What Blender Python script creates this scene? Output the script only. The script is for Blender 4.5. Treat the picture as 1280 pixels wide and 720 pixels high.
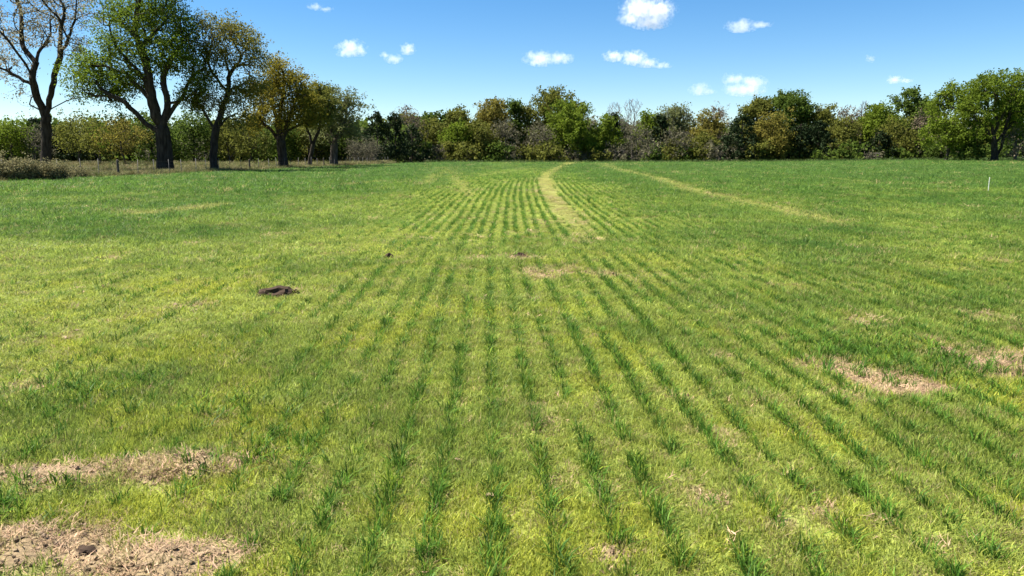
import bpy, math, random
import numpy as np
from mathutils import Vector

for o in list(bpy.data.objects):
    bpy.data.objects.remove(o)
scene = bpy.context.scene
COL = scene.collection
RNG = np.random.default_rng(11)

# ------------------------------------------------------------------ camera
EYE = 1.6
F_PX = 931.0            # focal length in pixels of the 1280 x 720 photograph
HORIZON_Y = 196.0
PITCH = math.atan((360.0 - HORIZON_Y) / F_PX)
cam_data = bpy.data.cameras.new('camera')
cam_data.sensor_width = 36.0
cam_data.lens = 36.0 * F_PX / 1280.0
cam_data.clip_start = 0.05
cam_data.clip_end = 30000.0
cam = bpy.data.objects.new('camera', cam_data)
COL.objects.link(cam)
cam.location = (0, 0, EYE)
cam.rotation_euler = (math.pi / 2 - PITCH, 0, 0)
scene.camera = cam

# ------------------------------------------------------------------ sky and sun
SUN_ELEV = math.radians(57)
SUN_AZ = math.radians(-84)          # from straight ahead (+Y), negative = towards -X
world = bpy.data.worlds.new('World')
scene.world = world
world.use_nodes = True
wn = world.node_tree
bg = wn.nodes['Background']
sky = wn.nodes.new('ShaderNodeTexSky')
sky.sky_type = 'NISHITA'
sky.sun_disc = False
sky.sun_elevation = SUN_ELEV
sky.sun_rotation = SUN_AZ
sky.altitude = 900.0
sky.air_density = 1.0
sky.dust_density = 0.0
sky.ozone_density = 3.0
hs = wn.nodes.new('ShaderNodeHueSaturation')
hs.inputs['Saturation'].default_value = 1.32
hs.inputs['Hue'].default_value = 0.501
wn.links.new(sky.outputs[0], hs.inputs['Color'])
wn.links.new(hs.outputs[0], bg.inputs[0])
bg.inputs[1].default_value = 0.0500
sun_data = bpy.data.lights.new('sun', 'SUN')
sun_data.energy = 5.0
sun_data.angle = math.radians(0.53)
sun_data.color = (1.0, 0.95, 0.87)
sun = bpy.data.objects.new('sun', sun_data)
COL.objects.link(sun)
sd = Vector((math.sin(SUN_AZ) * math.cos(SUN_ELEV), math.cos(SUN_AZ) * math.cos(SUN_ELEV), math.sin(SUN_ELEV)))
sun.rotation_euler = sd.to_track_quat('Z', 'Y').to_euler()
sun.location = (0, 0, 50)

scene.view_settings.view_transform = 'Standard'
scene.view_settings.look = 'None'
scene.view_settings.exposure = 1.70
scene.view_settings.gamma = 1.0
scene.cycles.max_bounces = 6
scene.cycles.diffuse_bounces = 3
scene.cycles.transmission_bounces = 4
scene.cycles.volume_bounces = 3
scene.cycles.transparent_max_bounces = 8
scene.cycles.use_denoising = True

# ------------------------------------------------------------------ noise and terrain
def _hash(ix, iy, seed):
    h = (ix.astype(np.int64) * 374761393 + iy.astype(np.int64) * 668265263 + seed * 974711) & 0x7fffffff
    h = ((h ^ (h >> 13)) * 1274126177) & 0x7fffffff
    h = h ^ (h >> 16)
    return (h & 0xffff) / 65535.0

def vnoise(x, y, seed=0):
    x = np.asarray(x, float); y = np.asarray(y, float)
    ix = np.floor(x); iy = np.floor(y)
    fx = x - ix; fy = y - iy
    fx = fx * fx * (3 - 2 * fx); fy = fy * fy * (3 - 2 * fy)
    a = _hash(ix, iy, seed); b = _hash(ix + 1, iy, seed)
    c = _hash(ix, iy + 1, seed); d = _hash(ix + 1, iy + 1, seed)
    return (a + (b - a) * fx) * (1 - fy) + (c + (d - c) * fx) * fy

def fbm(x, y, seed=0, octaves=4):
    s = 0.0; amp = 0.5; tot = 0.0
    x = np.asarray(x, float); y = np.asarray(y, float)
    for k in range(octaves):
        s = s + amp * vnoise(x, y, seed + 17 * k)
        tot += amp
        amp *= 0.55; x = x * 2.03 + 3.1; y = y * 2.03 + 1.7
    return s / tot

def sstep(a, b, x):
    t = np.clip((np.asarray(x, float) - a) / (b - a), 0, 1)
    return t * t * (3 - 2 * t)

def terrain_base(x, y):
    x = np.asarray(x, float); y = np.asarray(y, float)
    z = 0.27 * sstep(16, 44, y) + 0.14 * sstep(60, 165, y)
    z = z + 0.72 * sstep(15, 110, x) * sstep(55, 165, y)
    z = z + 0.10 * (fbm(x / 22, y / 22, 5, 2) - 0.5) * sstep(8, 30, y)
    return z

def px_dir(px, py):
    u = (px - 640.0) / F_PX; v = (360.0 - py) / F_PX
    c, s = math.cos(PITCH), math.sin(PITCH)
    return np.array([u, c + v * s, -s + v * c])

def ground_hit(px, py):
    d = px_dir(px, py)
    t = 5.0
    for _ in range(60):
        p = d * t
        zg = float(terrain_base(p[0], p[1]))
        t = 0.5 * t + 0.5 * min((zg - EYE) / min(d[2], -1e-4), 900.0)
    return d[0] * t, d[1] * t

def at_depth(px, py, depth):
    """point on the pixel ray at ground distance Y = depth"""
    d = px_dir(px, py)
    t = depth / d[1]
    return np.array([d[0] * t, depth, EYE + d[2] * t])

# dead straw patches, as boxes in the photograph laid down on the ground: x0, x1, y0, y1, strength
PATCH_PX = [(-60, 125, 652, 730, 1.0), (95, 320, 676, 735, 1.0), (-60, 160, 578, 616, 1.0), (110, 325, 568, 602, .9),
            (-10, 62, 468, 496, .6), (325, 380, 362, 374, .9), (230, 262, 377, 386, .6), (625, 672, 317, 328, .9),
            (640, 720, 332, 349, .8), (735, 768, 338, 350, .7), (1010, 1090, 444, 478, .85), (1070, 1172, 462, 497, 1.0),
            (1185, 1345, 430, 482, 1.0), (1140, 1210, 424, 444, .6), (1050, 1118, 388, 414, .65), (950, 1000, 352, 366, .4),
            (1230, 1262, 322, 333, .5), (1220, 1280, 388, 412, .45), (1062, 1090, 334, 346, .5),
            (1030, 1060, 412, 428, .5), (855, 905, 606, 640, .7), (1000, 1050, 615, 650, .7), (965, 995, 648, 668, .7),
            (735, 800, 672, 718, .8), (245, 300, 512, 536, .6), (165, 200, 478, 492, .6), (50, 85, 546, 560, .5),
            (660, 700, 505, 540, .45), (680, 720, 590, 625, .4), (700, 740, 296, 306, .5), (780, 800, 345, 365, .3),
            (30, 60, 580, 600, .5), (560, 600, 322, 330, .35), (1060, 1072, 352, 362, .4), (1215, 1320, 438, 476, 1.0), (1085, 1155, 464, 494, 1.0), (1030, 1085, 446, 470, .9),
            (565, 640, 319, 328, .5), (690, 735, 331, 344, .7)]
PATCHES = []
for (x0, x1, y0, y1, st) in PATCH_PX:
    cx, cy = ground_hit((x0 + x1) / 2, (y0 + y1) / 2)
    ax, ay = ground_hit(x0, (y0 + y1) / 2); bx, by = ground_hit(x1, (y0 + y1) / 2)
    _, n0 = ground_hit((x0 + x1) / 2, y1); _, n1 = ground_hit((x0 + x1) / 2, y0)
    PATCHES.append((cx, cy, abs(bx - ax) / 2, abs(n1 - n0) / 2, st))

def row_curve(y):
    """lateral course of the drilled rows"""
    y = np.asarray(y, float)
    near = -0.034 * np.clip(y, -50, 13)
    bend = np.clip(y - 25, 0, None)
    far = 0.00115 * np.clip(bend, 0, 40) ** 2 + 0.092 * np.clip(bend - 40, 0, None)
    return near + 0.44 + far

PATH_C, ROW_S = 1.5, 0.25
TRACKS_PX = [[(748, 206), (800, 219), (860, 238), (930, 252), (985, 264), (1040, 279)], [(905, 215), (985, 220), (1080, 229)],
             [(552, 210), (543, 220), (532, 231)], [(565, 210), (567, 224), (586, 243)], [(180, 268), (235, 263), (275, 257)],
             [(600, 221), (628, 216)], [(520, 226), (470, 228), (440, 232)]]
TRACK_W = [0.55, 0.3, 0.35, 0.35, 0.5, 0.35, 0.3]
TRACKS = [[ground_hit(*p) for p in t] for t in TRACKS_PX]

def polyline_dist(x, y, pts):
    best = np.full(np.shape(x), 1e9)
    for (ax, ay), (bx, by) in zip(pts[:-1], pts[1:]):
        dx, dy = bx - ax, by - ay
        t = np.clip(((x - ax) * dx + (y - ay) * dy) / (dx * dx + dy * dy), 0, 1)
        # the track is seen at a grazing angle: measure across it, sideways
        best = np.minimum(best, np.hypot(x - ax - t * dx, (y - ay - t * dy)))
    return best

def straw_w(x, y):
    x = np.asarray(x, float); y = np.asarray(y, float)
    n = fbm(x * 2.3, y * 2.3, 31, 3); n2 = fbm(x * 7, y * 7, 37, 2)
    out = np.zeros(x.shape)
    for (cx, cy, rx, ry, st) in PATCHES:
        r = np.hypot((x - cx) / (rx * 1.1), (y - cy) / (ry * 1.1))
        r = r + (n - 0.5) * 1.2 + (n2 - 0.5) * 0.9
        out = np.maximum(out, st * (1 - sstep(0.62, 1.12, r)))
    # scattered thin spots
    s = fbm(x * 1.7 + 9, y * 1.7, 51, 4)
    out = np.maximum(out, 0.55 * sstep(0.66, 0.76, s) * sstep(2, 4, y) * (1 - sstep(25, 45, y)))
    return out

def path_w(x, y):
    x = np.asarray(x, float); y = np.asarray(y, float)
    c = row_curve(y) + PATH_C
    hw = 0.34 + 0.0036 * np.clip(y - 20, 0, 200)
    n = (fbm(x * 2, y * .6, 61, 3) - .5) * .35
    w = (1 - sstep(0.75, 1.1, np.abs(x - c) / hw + n)) * sstep(11.5, 21, y + 14 * n)
    for t, tw in zip(TRACKS, TRACK_W):
        d = polyline_dist(x, y, t)
        w = np.maximum(w, .75 * (1 - sstep(0.35, 1.4, d / tw + n * 3)))
    return w

def corridor_w(x, y):
    """the strip of field where single rows stand clear with yellow turf between"""
    d = np.asarray(x, float) - row_curve(y)
    return np.exp(-((d - .2) / (3.2 + .02 * y)) ** 4) * sstep(12, 19, y) * (1 - sstep(45, 85, y))

def lush_w(x, y):
    """0 = yellow mown turf between the rows, 1 = full deep green"""
    x = np.asarray(x, float); y = np.asarray(y, float)
    g = 0.22 + 0.28 * sstep(9, 20, y) + 0.38 * sstep(22, 46, y)
    g = g + 0.34 * sstep(-2.5, -7.5, x) * sstep(8, 19, y) + 0.22 * sstep(1.8, 5.5, x) * sstep(4, 11, y)
    g = g + 0.22 * sstep(-1.2, -2.4, x) * (1 - sstep(5, 7.5, y))
    # yellowish sweep of turf on the west side
    g = g - 0.28 * np.exp(-((x + 4.5) / 3.5) ** 2 - ((y - 7.6) / 1.7) ** 2)
    g = g - .55 * corridor_w(x, y)
    n = fbm(x * 0.55, y * 0.38, 71, 4) - 0.5
    m = fbm(x * 2.6, y * 2.0, 77, 3) - 0.5
    g = g + n * 1.15 + m * 0.75
    return np.clip(g, 0, 1)

def relief(x, y):
    k = 1 - sstep(14, 30, y)
    z = 0.05 * (fbm(x * 1.1, y * 1.1, 91, 4) - 0.5) * k
    for (cx, cy, rx, ry, st) in PATCHES[:4]:
        r = np.hypot((x - cx) / rx, (y - cy) / ry)
        z = z + 0.085 * st * (1 - sstep(0.2, 1.15, r)) * fbm(x * 6, y * 6, 95, 4) ** 1.4
    # dug hole
    cx, cy, rx, ry, _ = PATCHES[5]
    r = np.hypot((x - cx + .02) / (rx * .62), (y - cy) / (ry * .6))
    z = z - 0.015 * (1 - sstep(0.3, 1.0, r + (fbm(x * 9, y * 9, 99, 2) - .5) * .8))
    return z

def terrain(x, y):
    return terrain_base(x, y) + relief(x, y)

# ------------------------------------------------------------------ materials
def new_mat(name):
    m = bpy.data.materials.new(name)
    m.use_nodes = True
    m.node_tree.nodes.clear()
    return m, m.node_tree.nodes, m.node_tree.links

def leaf_mat(name, dark, light, trans=0.35, rough=0.7, spec=0.06, noise_scale=0.5):
    """foliage: colour varies leaf by leaf (face attribute rnd) and from bough to bough"""
    m, N, L = new_mat(name)
    out = N.new('ShaderNodeOutputMaterial')
    at = N.new('ShaderNodeAttribute'); at.attribute_name = 'rnd'
    tc = N.new('ShaderNodeTexCoord')
    nz = N.new('ShaderNodeTexNoise'); nz.inputs['Scale'].default_value = noise_scale; nz.inputs['Detail'].default_value = 3
    L.new(tc.outputs['Object'], nz.inputs['Vector'])
    mx = N.new('ShaderNodeMath'); mx.operation = 'MULTIPLY_ADD'
    mx.inputs[1].default_value = 0.55
    L.new(at.outputs['Fac'], mx.inputs[0])
    sc = N.new('ShaderNodeMath'); sc.operation = 'MULTIPLY_ADD'; sc.inputs[1].default_value = 1.4; sc.inputs[2].default_value = -0.48
    L.new(nz.outputs['Fac'], sc.inputs[0]); L.new(sc.outputs[0], mx.inputs[2])
    rp = N.new('ShaderNodeMix'); rp.data_type = 'RGBA'
    rp.inputs['A'].default_value = (*dark, 1); rp.inputs['B'].default_value = (*light, 1)
    L.new(mx.outputs[0], rp.inputs['Factor'])
    p = N.new('ShaderNodeBsdfPrincipled'); p.inputs['Roughness'].default_value = rough
    p.inputs['Specular IOR Level'].default_value = spec
    L.new(rp.outputs['Result'], p.inputs['Base Color'])
    t = N.new('ShaderNodeBsdfTranslucent'); L.new(rp.outputs['Result'], t.inputs['Color'])
    ms = N.new('ShaderNodeMixShader'); ms.inputs[0].default_value = trans
    L.new(p.outputs[0], ms.inputs[1]); L.new(t.outputs[0], ms.inputs[2])
    L.new(ms.outputs[0], out.inputs['Surface'])
    return m

def bark_mat(name, a, b, scale=6.0):
    m, N, L = new_mat(name)
    out = N.new('ShaderNodeOutputMaterial')
    tc = N.new('ShaderNodeTexCoord')
    mp = N.new('ShaderNodeMapping'); mp.inputs['Scale'].default_value = (scale, scale, scale * .25)
    L.new(tc.outputs['Object'], mp.inputs['Vector'])
    nz = N.new('ShaderNodeTexNoise'); nz.inputs['Scale'].default_value = 1.0; nz.inputs['Detail'].default_value = 5
    L.new(mp.outputs[0], nz.inputs['Vector'])
    cr = N.new('ShaderNodeValToRGB')
    cr.color_ramp.elements[0].color = (*a, 1); cr.color_ramp.elements[1].color = (*b, 1)
    cr.color_ramp.elements[0].position = .35; cr.color_ramp.elements[1].position = .7
    L.new(nz.outputs['Fac'], cr.inputs[0])
    p = N.new('ShaderNodeBsdfPrincipled'); p.inputs['Roughness'].default_value = .95
    p.inputs['Specular IOR Level'].default_value = .1
    L.new(cr.outputs[0], p.inputs['Base Color'])
    bp = N.new('ShaderNodeBump'); bp.inputs['Strength'].default_value = .6; bp.inputs['Distance'].default_value = .05
    L.new(nz.outputs['Fac'], bp.inputs['Height']); L.new(bp.outputs[0], p.inputs['Normal'])
    L.new(p.outputs[0], out.inputs['Surface'])
    return m

def grass_mat(name, trans=0.4, spec=0.3, rough=0.45):
    """blades: colour from the clump's tint (set by where it grows) varied blade by blade, paler to the tip"""
    m, N, L = new_mat(name)
    out = N.new('ShaderNodeOutputMaterial')
    at = N.new('ShaderNodeAttribute'); at.attribute_type = 'INSTANCER'; at.attribute_name = 'tint'
    br = N.new('ShaderNodeAttribute'); br.attribute_name = 'rnd'
    hsv = N.new('ShaderNodeHueSaturation')
    mr = N.new('ShaderNodeMapRange'); mr.inputs['To Min'].default_value = .6; mr.inputs['To Max'].default_value = 1.5
    L.new(br.outputs['Fac'], mr.inputs['Value']); L.new(mr.outputs[0], hsv.inputs['Value'])
    mh = N.new('ShaderNodeMapRange'); mh.inputs['To Min'].default_value = .515; mh.inputs['To Max'].default_value = .475
    L.new(br.outputs['Fac'], mh.inputs['Value']); L.new(mh.outputs[0], hsv.inputs['Hue'])
    L.new(at.outputs['Color'], hsv.inputs['Color'])
    p = N.new('ShaderNodeBsdfPrincipled'); p.inputs['Roughness'].default_value = rough
    p.inputs['Specular IOR Level'].default_value = spec
    L.new(hsv.outputs[0], p.inputs['Base Color'])
    t = N.new('ShaderNodeBsdfTranslucent'); L.new(hsv.outputs[0], t.inputs['Color'])
    ms = N.new('ShaderNodeMixShader'); ms.inputs[0].default_value = trans
    L.new(p.outputs[0], ms.inputs[1]); L.new(t.outputs[0], ms.inputs[2])
    L.new(ms.outputs[0], out.inputs['Surface'])
    return m

def plain_mat(name, col, rough=.8, spec=.3, var=.25, scale=8):
    m, N, L = new_mat(name)
    out = N.new('ShaderNodeOutputMaterial')
    tc = N.new('ShaderNodeTexCoord')
    nz = N.new('ShaderNodeTexNoise'); nz.inputs['Scale'].default_value = scale; nz.inputs['Detail'].default_value = 4
    L.new(tc.outputs['Object'], nz.inputs['Vector'])
    mx = N.new('ShaderNodeMix'); mx.data_type = 'RGBA'
    mx.inputs['A'].default_value = (*[c * (1 - var) for c in col], 1); mx.inputs['B'].default_value = (*[min(1, c * (1 + var)) for c in col], 1)
    L.new(nz.outputs['Fac'], mx.inputs['Factor'])
    p = N.new('ShaderNodeBsdfPrincipled'); p.inputs['Roughness'].default_value = rough
    p.inputs['Specular IOR Level'].default_value = spec
    L.new(mx.outputs['Result'], p.inputs['Base Color'])
    L.new(p.outputs[0], out.inputs['Surface'])
    return m

M = {
    'bark': bark_mat('bark_dark', (.018, .014, .010), (.055, .045, .034)),
    'bark_grey': bark_mat('bark_grey', (.07, .06, .05), (.17, .15, .13)),
    'bark_pale': bark_mat('bark_pale', (.035, .028, .022), (.11, .09, .07)),
    'oak_green': leaf_mat('leaf_oak_green', (.050, .092, .010), (.150, .200, .018), .5, noise_scale=.3),
    'oak_bronze': leaf_mat('leaf_oak_bronze', (.082, .086, .016), (.215, .195, .038), .5, noise_scale=.3),
    'oak_gold': leaf_mat('leaf_oak_gold', (.105, .095, .012), (.245, .205, .022), .5, noise_scale=.3),
    'bud': leaf_mat('leaf_bud_tan', (.19, .165, .090), (.36, .32, .19), .4),
    'bright': leaf_mat('leaf_bright', (.065, .100, .010), (.155, .205, .020), .45),
    'green': leaf_mat('leaf_green', (.040, .072, .012), (.105, .145, .022), .45),
    'olive': leaf_mat('leaf_olive', (.070, .082, .016), (.165, .168, .030), .45),
    'gold': leaf_mat('leaf_gold', (.098, .092, .018), (.215, .185, .035), .45),
    'pale': leaf_mat('leaf_pale', (.085, .100, .036), (.175, .190, .070), .4),
    'grey': leaf_mat('leaf_grey', (.080, .076, .044), (.160, .148, .085), .3),
    'tan': leaf_mat('leaf_tan', (.090, .072, .045), (.200, .160, .100), .3),
    'cedar': leaf_mat('leaf_cedar', (.010, .019, .007), (.028, .043, .014), .15),
    'drybrush': leaf_mat('leaf_drybrush', (.110, .102, .042), (.270, .240, .120), .3),
    'turf': grass_mat('turf_blade', .5, .12, .45),
    'wheat': grass_mat('wheat_blade', .42, .10, .5),
    'thatch': grass_mat('thatch_blade', .2, .15, .7),
    'twig': bark_mat('twig_tan', (.09, .075, .045), (.20, .17, .10)),
    'soil': plain_mat('soil', (.045, .030, .020), .95, .1, .5, 14),
    'wood': plain_mat('weathered_post', (.085, .070, .055), .9, .1, .4, 10),
    'steel': plain_mat('fence_steel', (.045, .042, .038), .6, .4, .3, 10),
    'white_plastic': plain_mat('white_plastic', (.55, .55, .50), .5, .4, .08, 10),
    'dry_leaf': plain_mat('dry_leaf', (.30, .21, .13), .8, .2, .3, 20),
}

# ground
def ground_mat():
    m, N, L = new_mat('field_ground')
    out = N.new('ShaderNodeOutputMaterial')
    at = N.new('ShaderNodeAttribute'); at.attribute_name = 'tint'
    tc = N.new('ShaderNodeTexCoord')
    n1 = N.new('ShaderNodeTexNoise'); n1.inputs['Scale'].default_value = 38; n1.inputs['Detail'].default_value = 6; n1.inputs['Roughness'].default_value = .7
    L.new(tc.outputs['Object'], n1.inputs['Vector'])
    n2 = N.new('ShaderNodeTexNoise'); n2.inputs['Scale'].default_value = .9; n2.inputs['Detail'].default_value = 5
    L.new(tc.outputs['Object'], n2.inputs['Vector'])
    mr = N.new('ShaderNodeMapRange'); mr.inputs['From Min'].default_value = .3; mr.inputs['From Max'].default_value = .7
    mr.inputs['To Min'].default_value = .5; mr.inputs['To Max'].default_value = 1.4
    L.new(n1.outputs['Fac'], mr.inputs['Value'])
    m2 = N.new('ShaderNodeMapRange'); m2.inputs['From Min'].default_value = .3; m2.inputs['From Max'].default_value = .7
    m2.inputs['To Min'].default_value = .8; m2.inputs['To Max'].default_value = 1.2
    L.new(n2.outputs['Fac'], m2.inputs['Value'])
    mu = N.new('ShaderNodeMath'); mu.operation = 'MULTIPLY'
    L.new(mr.outputs[0], mu.inputs[0]); L.new(m2.outputs[0], mu.inputs[1])
    hsv = N.new('ShaderNodeHueSaturation')
    L.new(at.outputs['Color'], hsv.inputs['Color']); L.new(mu.outputs[0], hsv.inputs['Value'])
    p = N.new('ShaderNodeBsdfPrincipled'); p.inputs['Roughness'].default_value = .95; p.inputs['Specular IOR Level'].default_value = .1
    L.new(hsv.outputs[0], p.inputs['Base Color'])
    bp = N.new('ShaderNodeBump'); bp.inputs['Strength'].default_value = .7; bp.inputs['Distance'].default_value = .02
    L.new(n1.outputs['Fac'], bp.inputs['Height']); L.new(bp.outputs[0], p.inputs['Normal'])
    L.new(p.outputs[0], out.inputs['Surface'])
    return m
M['ground'] = ground_mat()

# ------------------------------------------------------------------ helpers
def mesh_np(name, verts, faces_list, mat, smooth=False, face_attr=None):
    """faces_list: list of (n, k) index arrays"""
    me = bpy.data.meshes.new(name)
    verts = np.ascontiguousarray(verts, np.float32)
    me.vertices.add(len(verts)); me.vertices.foreach_set('co', verts.ravel())
    loops = np.concatenate([f.ravel() for f in faces_list]).astype(np.int32)
    sizes = np.concatenate([np.full(len(f), f.shape[1], np.int32) for f in faces_list])
    me.loops.add(len(loops)); me.loops.foreach_set('vertex_index', loops)
    starts = np.zeros(len(sizes), np.int32); starts[1:] = np.cumsum(sizes)[:-1]
    me.polygons.add(len(sizes)); me.polygons.foreach_set('loop_start', starts)
    if smooth:
        me.polygons.foreach_set('use_smooth', np.ones(len(sizes), bool))
    me.update(calc_edges=True)
    if face_attr is not None:
        a = me.attributes.new('rnd', 'FLOAT', 'FACE'); a.data.foreach_set('value', np.asarray(face_attr, np.float32))
    me.materials.append(mat)
    return me

def link(name, data, parent=None, loc=None):
    o = bpy.data.objects.new(name, data)
    COL.objects.link(o)
    if parent is not None:
        o.parent = parent
    if loc is not None:
        o.location = loc
    return o

def tag(o, label=None, cat=None, group=None, kind=None):
    if label: o['label'] = label
    if cat: o['category'] = cat
    if group: o['group'] = group
    if kind: o['kind'] = kind
    return o

# ------------------------------------------------------------------ ground
YELLOW = np.array([.242, .296, .055]); GREEN = np.array([.076, .154, .026]); BLUEGREEN = np.array([.064, .130, .028])
STRAW = np.array([.40, .29, .165]); SOIL = np.array([.11, .085, .05]); PATHC = np.array([.285, .285, .085])
PASTURE_SHADED = np.array([.125, .110, .048])  # dry grass darkened, the shade of the trees put into its colour

def fence_x(y):
    return -27.5 + (np.asarray(y, float) - 38) * 0.094

def turf_tint(x, y):
    g = lush_w(x, y)[:, None]
    far = sstep(28, 90, y)[:, None] * .8
    right = (sstep(5, 30, x) * sstep(20, 50, y))[:, None] * .5
    c = YELLOW * (1 - g) + (GREEN * (1 - np.maximum(far, right)) + BLUEGREEN * np.maximum(far, right)) * g
    lime = (sstep(.56, .70, fbm(x * 2.1 + 40, y * 1.6, 141, 3)) * (1 - sstep(8, 16, y)) * (1 - lush_w(x, y)) * .8)[:, None]
    c = c * (1 - lime) + np.array([.290, .325, .040]) * lime
    p = path_w(x, y)[:, None]
    c = c * (1 - p) + PATHC * p
    return c

def build_ground():
    ys = [-40.0, -20, -8, -2, 0.5]
    y = 1.2
    while y < 3500:
        ys.append(y)
        y += max(0.035, 0.0105 * y) if y < 220 else y * 0.08
    ys = np.array(ys)
    core = np.linspace(-1, 1, 260)
    outer = 1 + np.cumsum(np.geomspace(.05, 6, 16))
    us = np.concatenate([-outer[::-1], core, outer])
    Y, U = np.meshgrid(ys, us, indexing='ij')
    X = U * (np.clip(Y, 0, None) * .80 + 2.2)
    x, y = X.ravel(), Y.ravel()
    z = terrain(x, y)
    ny, nx = Y.shape
    i = np.arange(ny * nx).reshape(ny, nx)
    f = np.stack([i[:-1, :-1], i[:-1, 1:], i[1:, 1:], i[1:, :-1]], -1).reshape(-1, 4)
    me = mesh_np('ground', np.stack([x, y, z], 1), [f], M['ground'], True)
    st = straw_w(x, y)[:, None]
    thatch = SOIL * .35 + YELLOW * .6
    c = thatch * .62 + turf_tint(x, y) * .38
    c = c * (1 - sstep(10, 45, y)[:, None]) + turf_tint(x, y) * sstep(10, 45, y)[:, None]
    c = c * (1 - st) + np.array([.225, .165, .095]) * st
    cx, cy, rx, ry, _ = PATCHES[5]
    hole = (1 - sstep(0.5, 1.0, np.hypot((x - cx) / (rx * .75), (y - cy) / (ry * .75))))[:, None]
    c = c * (1 - hole) + np.array([.03, .02, .014]) * hole
    past = (sstep(.5, -1.5, x - fence_x(y)) * sstep(30, 36, y))[:, None] * (0.65 + .35 * fbm(x / 3, y / 3, 123, 3))[:, None]
    c = c * (1 - past) + PASTURE_SHADED * past
    a = me.color_attributes.new('tint', 'FLOAT_COLOR', 'POINT')
    a.data.foreach_set('color', np.concatenate([c, np.ones((len(c), 1))], 1).astype(np.float32).ravel())
    o = link('ground', me)
    tag(o, 'wide green field of mown turf and drilled cereal reaching the trees', 'field', kind='structure')
build_ground()

# ------------------------------------------------------------------ trees
def tubes(pa, pb, ra, rb, k, da=None, db=None):
    n = len(pa)
    d = pb - pa
    d = d / (np.linalg.norm(d, axis=1, keepdims=True) + 1e-9)
    ang = np.arange(k) * 2 * math.pi / k
    ca, sa = np.cos(ang), np.sin(ang)
    def ring(d):
        u = np.cross(d, np.array([[.12, 1., .07]])); u /= np.linalg.norm(u, axis=1, keepdims=True) + 1e-9
        v = np.cross(d, u)
        return u[:, None, :] * ca[None, :, None] + v[:, None, :] * sa[None, :, None]
    A = pa[:, None, :] + ring(d if da is None else da) * ra[:, None, None]
    B = pb[:, None, :] + ring(d if db is None else db) * rb[:, None, None]
    verts = np.concatenate([A, B], 1).reshape(-1, 3)
    base = (np.arange(n) * 2 * k)[:, None]
    j = np.arange(k); jn = (j + 1) % k
    f = np.stack([base + j, base + jn, base + k + jn, base + k + j], -1).reshape(-1, 4)
    return verts, f

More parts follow.
